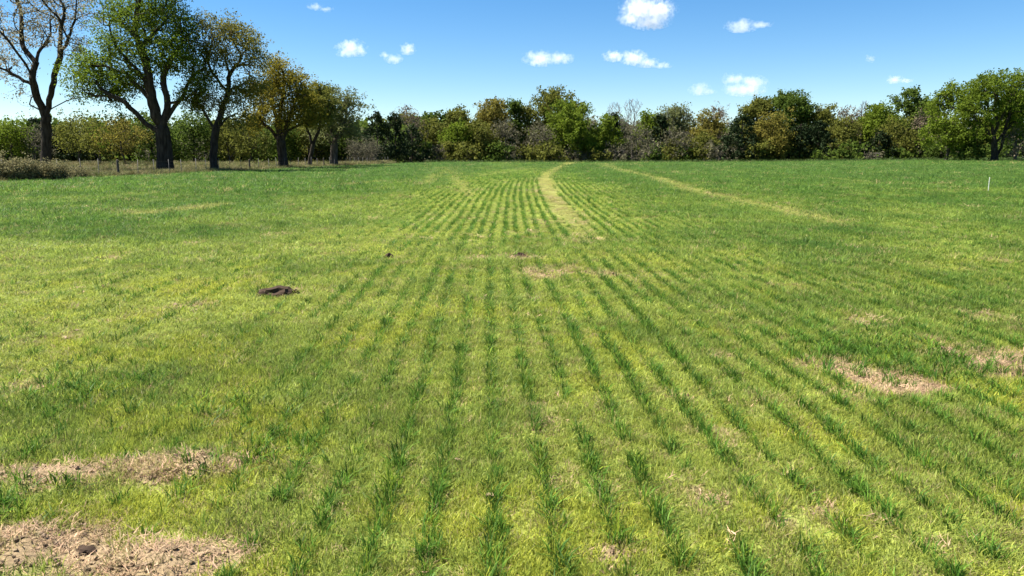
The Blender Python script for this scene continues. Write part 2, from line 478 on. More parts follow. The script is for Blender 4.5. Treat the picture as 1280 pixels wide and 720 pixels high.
class Skeleton:
    def __init__(self, rng):
        self.p = []; self.par = []; self.dir = []; self.path = []; self.rng = rng
    def add(self, pos, parent):
        pos = np.asarray(pos, float)
        if parent < 0:
            d = np.array([0, 0, 1.]); L = 0.0
        else:
            d = pos - self.p[parent]; l = np.linalg.norm(d) + 1e-9
            L = self.path[parent] + l; d = d / l
        self.p.append(pos); self.par.append(parent); self.dir.append(d); self.path.append(L)
        return len(self.p) - 1
    def nearest(self, pos):
        return int(np.argmin(np.linalg.norm(np.array(self.p) - pos, axis=1)))
    def polyline(self, pts, parent, step, wob=0.0):
        """smoothly follow pts from parent"""
        pts = [np.asarray(self.p[parent])] + [np.asarray(q, float) for q in pts] if parent >= 0 else [np.asarray(q, float) for q in pts]
        if parent < 0:
            parent = self.add(pts[0], -1)
        P = np.array(pts)
        for i in range(len(P) - 1):
            a, b = P[i], P[i + 1]
            t0 = P[i - 1] if i > 0 else a - (b - a); t1 = P[i + 2] if i + 2 < len(P) else b + (b - a)
            n = max(1, int(np.linalg.norm(b - a) / step))
            for s in range(1, n + 1):
                t = s / n
                q = .5 * ((2 * a) + (b - t0) * t + (2 * t0 - 5 * a + 4 * b - t1) * t * t + (3 * a - t0 - 3 * b + t1) * t ** 3)
                parent = self.add(q + self.rng.normal(0, wob, 3) * step, parent)
        return parent
    def attach(self, targets, step, wpath=.28, wob=.16, sag=0.0):
        order = np.argsort([np.min(np.linalg.norm(np.array(self.p) - t, axis=1)) for t in targets])
        for ti in order:
            t = targets[ti]
            P = np.array(self.p); D = np.array(self.dir)
            v = t - P; l = np.linalg.norm(v, axis=1) + 1e-6
            cosang = np.sum(v * D, axis=1) / l
            cost = l * (1 + .55 * (1 - cosang)) + wpath * np.array(self.path)
            j = int(np.argmin(cost))
            L = l[j]
            if L < step * .4:
                continue
            n = max(1, int(round(L / step)))
            p0 = P[j]; c = p0 + D[j] * L * .35 + np.array([0, 0, .12 * L])
            par = j
            for s in range(1, n + 1):
                tt = s / n
                q = (1 - tt) ** 2 * p0 + 2 * tt * (1 - tt) * c + tt * tt * t
                if s < n:
                    q = q + self.rng.normal(0, wob, 3) * step
                q[2] -= sag * L * tt * (1 - tt)
                par = self.add(q, par)
    def finish(self, r_base, r_tip, power=2.05):
        n = len(self.p)
        par = np.array(self.par); acc = np.zeros(n)
        kids = np.zeros(n, int)
        for i in range(n - 1, 0, -1):
            if kids[i] == 0:
                acc[i] = 1.0
            acc[par[i]] += acc[i]; kids[par[i]] += 1
        r = (acc / acc[0]) ** (1 / power) * r_base
        # twigs thin out towards their ends
        self.r = np.maximum(r * np.where(acc < 1.5, .6, 1), r_tip); self.kids = kids; self.acc = acc
        self.P = np.array(self.p); self.parr = par
    def mesh(self, name, mat, loc, flare=0.5, big=.07):
        idx = np.arange(1, len(self.P)); pa = self.P[self.parr[idx]]; pb = self.P[idx]
        rb = self.r[idx]; ra = np.minimum(self.r[self.parr[idx]], rb * 1.35)
        best = {}
        for i in idx:
            p = self.parr[i]
            if p not in best or self.acc[i] > self.acc[best[p]]: best[p] = i
        main = np.array([best[self.parr[i]] == i for i in idx])
        D = np.array(self.dir); nd = D.copy()
        for p, i in best.items():
            nd[p] = D[p] + D[i] if p else D[i]
        nd /= np.linalg.norm(nd, axis=1, keepdims=True) + 1e-9
        da = np.where(main[:, None], nd[self.parr[idx]], D[idx]); db = nd[idx]
        ra = np.where(main, self.r[self.parr[idx]], np.minimum(ra, rb * 1.3))
        if flare:
            zb = self.P[0][2]
            fl = lambda z: 1 + flare * np.exp(-np.clip(z - zb, 0, None) / (self.r[0] * 1.3))
            ra = ra * np.where(ra > self.r[0] * .5, fl(pa[:, 2]), 1); rb = rb * np.where(rb > self.r[0] * .5, fl(pb[:, 2]), 1)
        thick = rb > big
        V, Fc = [], []; off = 0
        for mask, k in ((thick, 9), (~thick, 3)):
            if mask.any():
                v, f = tubes(pa[mask], pb[mask], ra[mask], rb[mask], k, da[mask], db[mask])
                V.append(v); Fc.append(f + off); off += len(v)
        return mesh_np(name, np.concatenate(V) - loc, Fc, mat, True)

def leaf_mesh(name, pts, size, mat, rng, loc, aspect=.6, up=.35, outward=None):
    n = len(pts)
    nrm = rng.normal(0, 1, (n, 3)); nrm[:, 2] += up
    if outward is not None:
        nrm += outward * .9
    nrm /= np.linalg.norm(nrm, axis=1, keepdims=True)
    a = np.cross(nrm, rng.normal(0, 1, (n, 3))); a /= np.linalg.norm(a, axis=1, keepdims=True) + 1e-9
    b = np.cross(nrm, a)
    s = size * rng.uniform(.55, 1.35, n)[:, None]
    a = a * s; b = b * s * aspect
    bend = nrm * s * .25
    V = np.stack([pts - a, pts + b + bend, pts + a, pts - b + bend], 1).reshape(-1, 3) - loc
    f = np.arange(4 * n).reshape(-1, 4)
    return mesh_np(name, V, [f], mat, False, rng.uniform(0, 1, n))

def ellipsoid_pts(rng, n, c, r, shell=.35):
    d = rng.normal(0, 1, (n, 3)); d /= np.linalg.norm(d, axis=1, keepdims=True)
    rad = rng.uniform(shell, 1, n) ** .6
    return np.asarray(c) + d * rad[:, None] * np.asarray(r)

def make_oak(label, seed, depth, trunk_px, trunk_w, limbs_px, lobes_px, leaf, n_leaf, leaf_size, n_att, bark='bark', sigma=.45, spread=.65, tip=.012, group=None, leafless_low=0.0, name='oak_tree', flare=.35):
    """an individually traced tree: trunk, main limbs and crown lobes in photograph pixels, set at its own distance"""
    rng = np.random.default_rng(seed)
    k = depth / F_PX
    base = at_depth(trunk_px[0][0], trunk_px[0][1], depth)
    base[2] = float(terrain(base[0], base[1])) - .08
    off = base[2] - at_depth(trunk_px[0][0], trunk_px[0][1], depth)[2]
    def w(px, py, dd=0.0):
        # depth offset keeps metric position: move along Y only
        q = at_depth(px, py, depth); q[1] += dd; q[2] += off * 0
        return q
    sk = Skeleton(rng)
    pts = [base] + [w(*p) for p in trunk_px[1:]]
    sk.polyline(pts, -1, .45, .04)
    for li, limb in enumerate(limbs_px):
        s0 = w(*limb[0]); j = sk.nearest(s0)
        y0 = sk.p[j][1] - depth
        dd = y0; out = []
        drift = rng.uniform(-.35, .35)
        for a, b in zip(limb[:-1], limb[1:]):
            dd += drift * math.hypot(b[0] - a[0], b[1] - a[1]) * k
            out.append(w(b[0], b[1], dd))
        sk.polyline(out, j, .5, .10)
    att = []
    tot = sum(l[2] ** 2 * (l[3] if len(l) > 3 else 1) for l in lobes_px)
    lob = []
    for l in lobes_px:
        x, y, r = l[:3]; den = l[3] if len(l) > 3 else 1
        rm = r * k
        for s in (-1, 0, 1):
            dd = s * spread * rm * rng.uniform(.9, 1.5)
            c = w(x, y, dd)
            rr = rm * (1.0 if s == 0 else .85)
            m = max(2, int(n_att * r * r * den / tot / 3))
            att.append(ellipsoid_pts(rng, m, c, (rr, rr * .9, rr * .85), .25))
            lob.append((c, rr, den))
    att = np.concatenate(att)
    att = att[att[:, 2] > base[2] + 1.2]
    sk.attach(att, .55, .22, .17)
    sk.finish(trunk_w * k / 2, tip, 1.88)
    root = link(name, None, loc=base)
    tag(root, label, 'tree', group)
    link('trunk', sk.mesh('trunk', M[bark], base, flare), root)
    tipmask = sk.acc < 3.5
    cand = sk.P[tipmask]
    if leafless_low:
        cand = cand[cand[:, 2] > base[2] + leafless_low]
    if n_leaf:
        # leaves in tufts round the twigs
        tuft = cand[rng.integers(0, len(cand), n_leaf // 14)] + rng.normal(0, sigma, (n_leaf // 14, 3)) * (1, 1, .75)
        lp = np.repeat(tuft, 14, 0) + rng.normal(0, .26, (len(tuft) * 14, 3)) * (1, 1, .7)
        link('crown', leaf_mesh('crown', lp, leaf_size, M[leaf], rng, base), root)
    return root

make_oak('bare-limbed spreading oak with sparse tan buds standing behind dry brush', 1, 70,
         [(57, 211), (58, 180), (58, 146)], 11.5,
         [[(58, 146), (52, 125), (49, 100), (40, 75), (25, 50), (10, 35), (-12, 25)], [(49, 100), (50, 80), (55, 60), (62, 42), (58, 15)],
          [(49, 105), (30, 97), (10, 87), (-14, 86), (-30, 75)], [(58, 146), (63, 125), (70, 95), (78, 72), (90, 50), (100, 20), (104, -15)],
          [(76, 75), (76, 45), (78, 20), (88, -8)], [(60, 138), (75, 130), (95, 122), (112, 119)], [(57, 140), (45, 136), (30, 132)],
          [(40, 75), (30, 55), (25, 25), (14, -5)]],
         [(15, 30, 34), (50, 0, 36), (95, 15, 30), (62, 40, 28), (-15, 55, 34), (10, 85, 24), (95, 60, 22), (30, 110, 16, .6), (100, 115, 14, .7), (60, -35, 40), (5, -20, 36)],
         'bud', 15000, .085, 800, 'bark', .35, .7, .012)
make_oak('massive green-leaved oak with thick dark trunk beside the fence', 2, 66,
         [(207, 218), (206, 190), (203, 162)], 17.5,
         [[(203, 162), (193, 130), (190, 100), (185, 70), (178, 45), (180, 20), (190, -12)], [(202, 168), (180, 148), (160, 125), (140, 122), (113, 126)],
          [(178, 147), (152, 142), (138, 155), (133, 176)], [(206, 165), (211, 130), (207, 105), (213, 80), (230, 60), (246, 42)],
          [(209, 155), (225, 122), (238, 95), (254, 84)], [(190, 105), (170, 80), (155, 60), (148, 28)], [(192, 125), (170, 100), (140, 85), (112, 84)],
          [(183, 60), (205, 35), (218, 10)], [(211, 130), (236, 125), (258, 112)]],
         [(122, 100, 26, 1.3), (150, 62, 28), (185, 22, 34), (222, 32, 28), (240, 70, 26), (165, 98, 22, 1.3), (110, 82, 20), (205, 70, 28), (250, 105, 18), (235, 125, 18, .7), (150, 20, 26), (190, -25, 36), (140, 118, 16)],
         'oak_green', 40000, .095, 900, 'bark', .48, .7, .012)
make_oak('tall open-crowned oak with thin bronze leaves and many limbs, next to the massive green oak', 3, 67,
         [(268, 218), (267, 185), (271, 155)], 9,
         [[(271, 155), (278, 122), (280, 95), (272, 70), (276, 42)], [(275, 135), (290, 112), (310, 105), (326, 108)],
          [(269, 165), (258, 146), (250, 130), (240, 112)], [(280, 95), (295, 70), (306, 45)], [(279, 110), (262, 88), (254, 65), (258, 45)],
          [(270, 160), (288, 145), (305, 138)], [(288, 80), (310, 72), (325, 68)]],
         [(280, 38, 20), (305, 48, 20), (316, 75, 18), (262, 60, 18), (255, 95, 16, .6), (250, 125, 18), (300, 118, 20), (318, 108, 15), (275, 130, 16, .6), (300, 150, 16), (285, 75, 18, .7), (262, 30, 10)],
         'oak_bronze', 18000, .085, 680, 'bark', .4, .75, .012)
make_oak('round golden-leaved oak with flared trunk along the fence line', 4, 80,
         [(355, 214), (353, 195), (350, 172)], 11,
         [[(350, 172), (344, 150), (335, 122), (344, 92)], [(352, 176), (362, 148), (372, 120), (378, 105)], [(350, 178), (335, 160), (320, 150), (308, 146)],
          [(348, 160), (352, 130), (358, 100), (352, 80)], [(356, 165), (376, 155), (392, 145)]],
         [(352, 92, 19), (335, 108, 18), (372, 106, 18), (355, 125, 22, .8), (330, 138, 18), (380, 130, 18), (318, 152, 13), (390, 150, 12), (360, 150, 18, .7), (345, 76, 9), (318, 118, 12)],
         'oak_gold', 23000, .098, 560, 'bark', .45, .75, .014)
make_oak('slender leaning tree with thin trunk and olive leaves between two thicker trunks', 5, 88,
         [(387, 213), (388, 196), (393, 176)], 5,
         [[(393, 176), (400, 160), (402, 140), (398, 118)], [(391, 182), (384, 160), (386, 138)], [(398, 162), (410, 148), (415, 135)]],
         [(398, 116, 14), (388, 130, 15), (410, 130, 13), (400, 148, 14, .7), (384, 150, 10)],
         'olive', 8000, .12, 280, 'bark', .4, .8, .014, name='slender_tree')
make_oak('yellow-olive tree with bare crown tips at the end of the fence row', 6, 97,
         [(418, 211), (417, 195), (418, 178)], 9,
         [[(418, 178), (412, 155), (408, 130), (412, 110)], [(418, 180), (428, 158), (438, 140), (452, 128)], [(420, 165), (432, 135), (440, 118)],
          [(416, 182), (402, 165), (392, 158)]],
         [(410, 116, 12, .8), (420, 132, 17), (436, 122, 14, .5), (402, 145, 14), (430, 150, 17), (448, 132, 12, .5), (415, 165, 16, .8), (440, 165, 12), (398, 168, 10)],
         'pale', 9000, .13, 420, 'bark_pale', .45, .8, .014)

KIND = {  # leaf material, bark, leaves per m2 of crown disc, leaf size, lobes, sparse
    'bright': ('bright', 'bark_pale', 66, .27), 'green': ('green', 'bark', 66, .27), 'olive': ('olive', 'bark_pale', 58, .26),
    'gold': ('gold', 'bark_pale', 58, .26), 'pale': ('pale', 'bark_grey', 30, .21), 'grey': ('grey', 'bark_grey', 30, .20),
    'tan': ('tan', 'bark_grey', 24, .20), 'bare': ('grey', 'bark_grey', 0, .2), 'cedar': ('cedar', 'bark', 75, .27),
}
def wood_tree(label, px, depth, top_y, hw, kind, cb=.12, seed=None, name='woodland_tree', group=None, cat='tree', trunk_r=None, fine=1.25):
    seed = seed if seed is not None else int(px * 7 + top_y * 13 + depth)
    rng = np.random.default_rng(seed)
    leaf, bark, dens, lsize = KIND[kind]
    top = at_depth(px, top_y, depth)
    zb = float(terrain(top[0], depth)) - .05
    base = np.array([top[0], depth, zb])
    H = top[2] - zb
    R = hw * 1.33 * depth / F_PX
    lsize = lsize * depth / 160 * (.82 if fine > 1 else 1.1)
    if kind == 'cedar':
        sk = Skeleton(rng)
        sk.polyline([base, base + (0.1, 0, H * .5), base + (0, 0, H * .97)], -1, .6, .03)
        n = int(50 + 12 * H)
        t = rng.uniform(.06, 1, n) ** .9
        prof = (1 - t) ** .62 * np.minimum(1, .55 + t * 2.2)
        az = rng.uniform(0, 2 * math.pi, n)
        wob = 1 + .28 * np.sin(az * 3 + t * 9 + rng.uniform(0, 6)) + rng.normal(0, .12, n)
        q = np.stack([base[0] + np.cos(az) * R * prof * wob, base[1] + np.sin(az) * R * prof * wob, base[2] + H * (t * .96) + .02 * H], 1)
        sk.attach(q, .7, .05, .1)
        sk.finish(max(.12, H * .016), .015)
        cand = sk.P[sk.acc < 4.5]
        nl = int(dens * R * H * 1.6)
        tuft = cand[rng.integers(0, len(cand), nl // 8)] + rng.normal(0, .22, (nl // 8, 3))
        lp = np.repeat(tuft, 8, 0) + rng.normal(0, .2, (len(tuft) * 8, 3))
        up = .3
    else:
        sk = Skeleton(rng)
        lean = rng.normal(0, .04 * H, 3); lean[2] = 0
        sk.polyline([base, base + lean * .4 + (0, 0, H * .3), base + lean + (0, 0, H * .62)], -1, .8, .06)
        nl_ = int(rng.integers(6, 10))
        att = []
        z0 = zb + H * cb; hh = H * (1 - cb)
        lobes = [(np.array([base[0] + lean[0], base[1], zb + H - .30 * R - .06 * H]), R * .52)]
        for i in range(nl_ + 3):
            az = 2 * math.pi * i / (nl_ + 3) + rng.uniform(-.4, .4); t = rng.uniform(.12, .82)
            prof = math.sqrt(max(.12, 1 - (2 * t - .85) ** 2 * .8))
            rr = R * rng.uniform(.34, .52)
            rad = max(0, R * prof - rr)
            lobes.append((np.array([base[0] + lean[0] * t + math.cos(az) * rad, base[1] + math.sin(az) * rad * .9, z0 + hh * t]), rr))
        n_att = {'bare': 800, 'grey': 320, 'tan': 300, 'pale': 280}.get(kind, 200)
        tot = sum(l[1] ** 2 for l in lobes)
        for c, rr in lobes:
            att.append(ellipsoid_pts(rng, max(4, int(n_att * rr * rr / tot)), c, (rr, rr, rr * 1.05), .3))
        att = np.concatenate(att); att = att[(att[:, 2] > zb + .4) & (att[:, 2] < zb + H)]
        sk.attach(att, .9, .2 if kind != 'bare' else .35, .14)
        tip = .032 if kind == 'bare' else .02 if kind in ('bare', 'grey', 'tan', 'pale') else .014
        sk.finish(trunk_r if trunk_r else max(.10, H * .019), tip)
        cand = sk.P[(sk.acc < 4.5) & (sk.P[:, 2] > zb + min(.5, H * .1))]
        nl = int(dens * R * H * .9 * 2 * fine)
        if nl:
            tuft = cand[rng.integers(0, len(cand), max(1, nl // 10))] + rng.normal(0, .5, (max(1, nl // 10), 3)) * (1, 1, .7)
            tuft[:, 2] = np.maximum(tuft[:, 2], zb + .3)
            lp = np.repeat(tuft, 10, 0) + rng.normal(0, .33, (len(tuft) * 10, 3))
            lp[:, 2] = np.maximum(lp[:, 2], zb + .1)
        else:
            lp = None
        up = .35
    root = link(name, None, loc=base)
    tag(root, label, cat, group)
    link('trunk', sk.mesh('trunk', M[bark], base, .3, .09), root)
    if lp is not None:
        link('crown', leaf_mesh('crown', lp, lsize, M[leaf], rng, base, .7, up), root)
    return root

# the treeline across the end of the field: label, px x, distance, top y, half width px, kind, lowest foliage (share of height)
TREELINE = [
    ('black-green cedar at the end of the fence row, beside a grey twiggy bush', 470, 128, 139, 17, 'cedar', 0),
    ('black-green cedar under the pinkish budding tree', 493, 132, 141, 14, 'cedar', 0),
    ('small black-green cedar with broad skirt beside brownish brush', 514, 140, 158, 16, 'cedar', 0),
    ('pinkish budding tree with bare twigs rising above the black cedars', 507, 150, 133, 17, 'tan', .3),
    ('dull olive low tree in the dip of the treeline', 543, 160, 150, 19, 'olive', .1),
    ('small-crowned dark olive tree between the dip and the golden dome', 575, 164, 137, 16, 'olive', .2),
    ('big golden-olive dome-shaped oak standing above its neighbours', 616, 166, 123, 27, 'gold', .25),
    ('narrow deep green tree against the flank of the golden dome', 641, 163, 124, 9, 'green', .2),
    ('bright green bushy tree in front of the small-crowned olive', 573, 153, 154, 20, 'bright', .02),
    ('golden-green bushy tree at the foot of the golden dome', 602, 152, 152, 22, 'olive', .02),
    ('grey leafless thicket tree between golden dome and tall open oak', 634, 152, 150, 15, 'grey', .02),
    ('brown-olive tree with rounded top behind the grey thicket', 660, 165, 133, 14, 'olive', .2),
    ('tall open-crowned olive oak, highest in the middle of the treeline', 701, 166, 111, 27, 'olive', .3),
    ('wide bright yellow-green tree in front of the tall open oak', 716, 152, 128, 33, 'bright', .03),
    ('grey-brown brush tree at the foot of the wide bright green tree', 672, 151, 152, 18, 'grey', .02),
    ('small bright green tree touching the wide bright one, below the bare grey crowns', 757, 153, 147, 16, 'bright', .02),
    ('bare grey tree with fan of upright twigs beside a dark evergreen', 772, 164, 125, 14, 'bare', .3),
    ('bare pale grey tree with the tallest leafless crown', 793, 165, 121, 14, 'bare', .35),
    ('small dark evergreen poking up among the bare grey trees', 768, 160, 138, 8, 'cedar', 0),
    ('grey leafless thicket tree under the bare pale crowns', 797, 152, 156, 20, 'grey', .02),
    ('fresh green slim tree just past the bare grey crowns', 811, 160, 139, 11, 'bright', .15),
    ('dark cedar set high among pale budding trees', 826, 158, 142, 13, 'cedar', 0),
    ('pale green budding tree with upright open twigs above the dark cedar', 838, 167, 130, 15, 'pale', .2),
    ('pale green budding tree with flat top beside golden-brown oak', 857, 167, 131, 15, 'pale', .2),
    ('grey-olive brushy tree below the pale budding trees', 845, 152, 162, 19, 'grey', .02),
    ('golden-brown oak with rounded shoulder beside tall grey-brown tree', 882, 162, 138, 16, 'gold', .15),
    ('low yellow-olive bushy tree in front of the golden-brown oak', 878, 151, 167, 17, 'olive', .02),
    ('tall thin grey-brown budding tree behind the conical cedar', 903, 166, 128, 13, 'tan', .25),
    ('conical dark cedar standing forward of the golden round tree', 928, 147, 143, 18, 'cedar', 0),
    ('open olive oak behind the conical cedar', 943, 166, 122, 17, 'olive', .25),
    ('round golden-yellow tree between two dark cedars', 965, 148, 142, 22, 'gold', .03),
    ('large dark green oak with broad dome above the golden round tree', 988, 165, 115, 28, 'green', .25),
    ('broad black cedar below the large dark green dome', 1002, 149, 154, 20, 'cedar', 0),
    ('black cedar with ragged top beside olive brush', 1024, 150, 152, 18, 'cedar', 0),
    ('tan-olive budding tree with uneven top past the dark green dome', 1033, 163, 132, 18, 'olive', .2),
    ('grey-brown sparse tree behind olive brush', 1064, 166, 131, 15, 'tan', .2),
    ('mid olive bushy tree in front of the grey-brown sparse tree', 1058, 152, 149, 20, 'olive', .02),
    ('pinkish leafless tree tip showing above fresh green oak', 1079, 168, 123, 9, 'bare', .4),
    ('fresh green oak with level top beside darker pointed oak', 1102, 162, 128, 23, 'bright', .2),
    ('dark green oak with pointed ragged top, tallest near the lone bright tree', 1146, 165, 114, 27, 'green', .25),
    ('small black cedar at the foot of the fresh green oak', 1100, 150, 163, 14, 'cedar', 0),
    ('tan-olive bushy tree under the pointed dark green oak', 1127, 152, 147, 20, 'olive', .02),
    ('pinkish tan budding tree beside the lone bright yellow-green tree', 1160, 152, 137, 13, 'tan', .1),
    ('low dark green bush under the pinkish tan tree', 1178, 146, 178, 18, 'green', .0),
    ('lone bright yellow-green tree with leafy side to the field', 1192, 135, 106, 26, 'bright', .08),
    ('green low shrub between bright tree and big twin-trunked tree', 1214, 132, 168, 14, 'green', .0),
    ('bright green tree leaning over the greyish pink bush', 1279, 136, 108, 24, 'bright', .2),
    ('greyish pink twiggy bush at the foot of the bright green leaning tree', 1274, 126, 160, 19, 'tan', .0),
]
for row in TREELINE:
    lab, px, dep, ty, hw, kd, cb = row
    nm = 'cedar_tree' if kd == 'cedar' else ('bush' if ('bush' in lab.split()[:5] or 'shrub' in lab.split()[:4]) else 'woodland_tree')
    wood_tree(lab, px, dep, ty, hw, kd, cb, name=nm, cat='bush' if nm == 'bush' else 'tree')

make_oak('big pale green tree with dark twin trunk and wide airy crown', 9, 128,
         [(1243, 201), (1243, 185), (1242, 168)], 8,
         [[(1242, 170), (1236, 145), (1228, 120), (1222, 100)], [(1243, 168), (1250, 140), (1258, 112), (1262, 96)], [(1243, 180), (1260, 158), (1278, 142), (1290, 130)],
          [(1242, 178), (1228, 160), (1214, 150)], [(1244, 160), (1243, 130), (1243, 104)], [(1244, 199), (1251, 185), (1256, 160), (1268, 125)]],
         [(1240, 106, 18), (1222, 112, 16), (1262, 106, 18), (1215, 130, 15), (1248, 128, 18), (1275, 122, 17), (1225, 146, 14), (1270, 145, 15), (1285, 135, 14), (1205, 140, 10), (1240, 95, 9), (1268, 96, 9), (1214, 165, 12), (1272, 166, 12), (1228, 160, 10)],
         'bright', 21000, .16, 460, 'bark', .5, .8, .018, name='airy_tree')

# the wood behind, too deep to count
def wood_mass(name, label, x0, x1, y0, y1, h, n, seed):
    rng = np.random.default_rng(seed)
    m = n // 12
    x = rng.uniform(x0, x1, m); y = rng.uniform(y0, y1, m)
    top = h * (.6 + .8 * fbm(x / 6, y / 6, seed, 3))
    z = terrain_base(x, y) + top * rng.uniform(0.02, 1, m)
    p = np.repeat(np.stack([x, y, z], 1), 12, 0) + rng.normal(0, .8, (m * 12, 3))
    p[:, 2] = np.maximum(p[:, 2], terrain_base(p[:, 0], p[:, 1]) + .1)
    base = np.array([(x0 + x1) / 2, (y0 + y1) / 2, 0])
    o = link(name, leaf_mesh(name, p, .5, M['green'], rng, base, .7), None, base)
    tag(o, label, 'woodland', kind='stuff')
wood_mass('woodland_understory', 'dim tangled wood filling in behind the treeline across the field', -34, 165, 176, 215, 7.5, 42000, 3)
wood_mass('pasture_woodland', 'dim tangled wood closing off the dry pasture behind the oaks', -125, -20, 138, 172, 6.5, 30000, 4)

# wood behind and brush below: look-alikes that only their place tells apart
rw = random.Random(5)
for i in range(30):
    px = 455 + i * 29 + rw.uniform(-8, 8)
    kd = rw.choice(['olive', 'green', 'olive', 'grey'])
    wn_ = {'olive': 'olive', 'green': 'dark green', 'grey': 'grey budding'}[kd]
    wood_tree(wn_ + ' woodland tree filling the gaps behind the front row', px, 176 + rw.uniform(-5, 8), 145 + rw.uniform(-7, 9), 22, kd, .02, seed=500 + i, fine=.55,
              group=wn_ + ' woodland trees behind the front row')
for i in range(44):
    px = 452 + i * 18.6 + rw.uniform(-6, 6)
    kd = rw.choice(['grey', 'olive', 'green', 'green', 'grey', 'olive'])
    wood_tree({'grey': 'low grey twiggy', 'olive': 'low olive leafy', 'green': 'low dark green'}[kd] + ' brush shrub along the foot of the treeline', px, 147 + rw.uniform(-2, 5), 184 + rw.uniform(-7, 6), 12 + rw.uniform(-2, 3), kd, 0.0, seed=700 + i, fine=.8,
              name='brush_shrub', group={'grey': 'grey', 'olive': 'olive', 'green': 'dark green'}[kd] + ' brush along the foot of the treeline', cat='bush')

# trees beyond the pasture on the west side; darker leaf kinds carry the shade there
WEST = [
    ('bright green round tree beyond the pasture behind the bare-limbed oak', 8, 125, 150, 20, 'bright', .1),
    ('brownish budding tree beyond the pasture beside the bare-limbed oak', 38, 128, 156, 18, 'grey', .1),
    ('olive tree with visible dark stem in the dry pasture', 92, 112, 142, 22, 'olive', .25),
    ('golden-olive tree with low round crown in the dry pasture', 120, 108, 148, 20, 'olive', .28),
    ('yellow-leaved tree standing in dry pasture near the massive oak', 152, 106, 146, 22, 'gold', .26),
    ('dark green tree directly behind the massive oak trunk', 185, 118, 140, 22, 'green', .1),
    ('dark green tree between the massive oak and bronze oak', 238, 120, 142, 22, 'green', .1),
    ('olive tree behind the bronze oak trunk', 285, 122, 150, 20, 'olive', .15),
    ('yellow-olive tree between bronze oak and golden oak', 312, 116, 152, 18, 'olive', .2),
    ('dark olive tree behind the golden oak', 345, 130, 150, 20, 'green', .1),
    ('olive tree behind the slender leaning tree', 385, 132, 152, 20, 'olive', .1),
    ('dark green tree behind the end of the fence row', 425, 134, 155, 20, 'green', .08),
    ('pale green low tree past the end of the fence row', 448, 136, 160, 16, 'pale', .05),
]
for lab, px, dep, ty, hw, kd, cb in WEST:
    wood_tree(lab, px, dep, ty, hw, kd, cb, name='pasture_tree')
for i in range(26):
    kd = rw.choice(['green', 'cedar', 'green', 'cedar', 'olive', 'grey'])  # cedar and green leaves put the deep shade into the crown colour
    wn_ = {'olive': 'olive', 'green': 'dark green', 'grey': 'grey budding', 'cedar': 'shade-toned black-green'}[kd]
    wood_tree(wn_ + ' woodland tree closing off the far side of the dry pasture', -15 + i * 18.5 + rw.uniform(-6, 6), 138 + rw.uniform(-4, 20), 160 + rw.uniform(-13, 9), 15, kd, .02,
              seed=900 + i, fine=.55, group=wn_ + ' woodland trees beyond the pasture')

# ------------------------------------------------------------------ twiggy brush by the fence
def brush_bush(label, px, depth, top_y, hw, mat, seed, n_st=70, leaves=1500, lsz=.05):
    rng = np.random.default_rng(seed)
    top = at_depth(px, top_y, depth)
    zb = float(terrain(top[0], depth)) - .03
    base = np.array([top[0], depth, zb]); H = top[2] - zb; R = hw * depth / F_PX
    PA, PB, RA, RB, ends = [], [], [], [], []
    for s in range(n_st):
        az = rng.uniform(0, 2 * math.pi); r0 = R * .75 * math.sqrt(rng.uniform())
        p = base + np.array([math.cos(az) * r0, math.sin(az) * r0 * .6, 0])
        hgt = H * rng.uniform(.6, 1.05) * (1 - .45 * (r0 / R) ** 2)
        d = np.array([math.cos(az) * rng.uniform(.1, .5), math.sin(az) * rng.uniform(.1, .4), 1.0]); d /= np.linalg.norm(d)
        seg = 5; r = rng.uniform(.008, .016)
        for j in range(seg):
            q = p + (d + rng.normal(0, .16, 3)) * hgt / seg
            PA.append(p); PB.append(q); RA.append(r * (1 - j / seg * .8)); RB.append(r * (1 - (j + 1) / seg * .8))
            if j > 0:
                for b in range(3):
                    e = q + (d * .6 + rng.normal(0, .6, 3)) * hgt * .22
                    PA.append(q); PB.append(e); RA.append(r * .4); RB.append(r * .15); ends.append(e)
            p = q
    v, f = tubes(np.array(PA), np.array(PB), np.array(RA), np.array(RB), 3)
    root = link('bush', None, loc=base); tag(root, label, 'bush')
    tag(link('stem', mesh_np('stem', v - base, [f], M['bark_grey' if mat == 'grey' else 'twig'], True), root), kind='stuff')
    ends = np.array(ends)
    lp = ends[rng.integers(0, len(ends), leaves)] + rng.normal(0, .08, (leaves, 3))
    lp[:, 2] = np.maximum(lp[:, 2], zb + .03)
    link('foliage', leaf_mesh('foliage', lp, lsz, M[mat], rng, base, .5), root)
brush_bush('dense dry olive-tan bush at the end of the fence by the field edge', 14, 41, 202, 38, 'drybrush', 1, 190, 15000)
brush_bush('dry tan bush trailing towards the fence beside the dense bush', 58, 42, 206, 26, 'drybrush', 2, 140, 9000)
brush_bush('thin dry brush tapering off along the first fence posts', 90, 46, 212, 20, 'drybrush', 3, 80, 3200)
brush_bush('low sparse weeds under the wire near the thick wooden post', 122, 50, 215, 16, 'drybrush', 4, 50, 900)
brush_bush('grey leafless twiggy bush beside black-green cedars', 453, 115, 173, 17, 'grey', 5, 130, 2600, .12)
for i, (px, dp, ty) in enumerate([(255, 64.5, 213), (330, 78, 211), (375, 86, 210)]):
    brush_bush(['low dark weeds at the foot of the bronze oak', 'low weeds at the foot of the golden oak', 'low weeds at the foot of the slender leaning tree'][i], px, dp, ty, 13, 'green', 20 + i, 40, 900, .06)

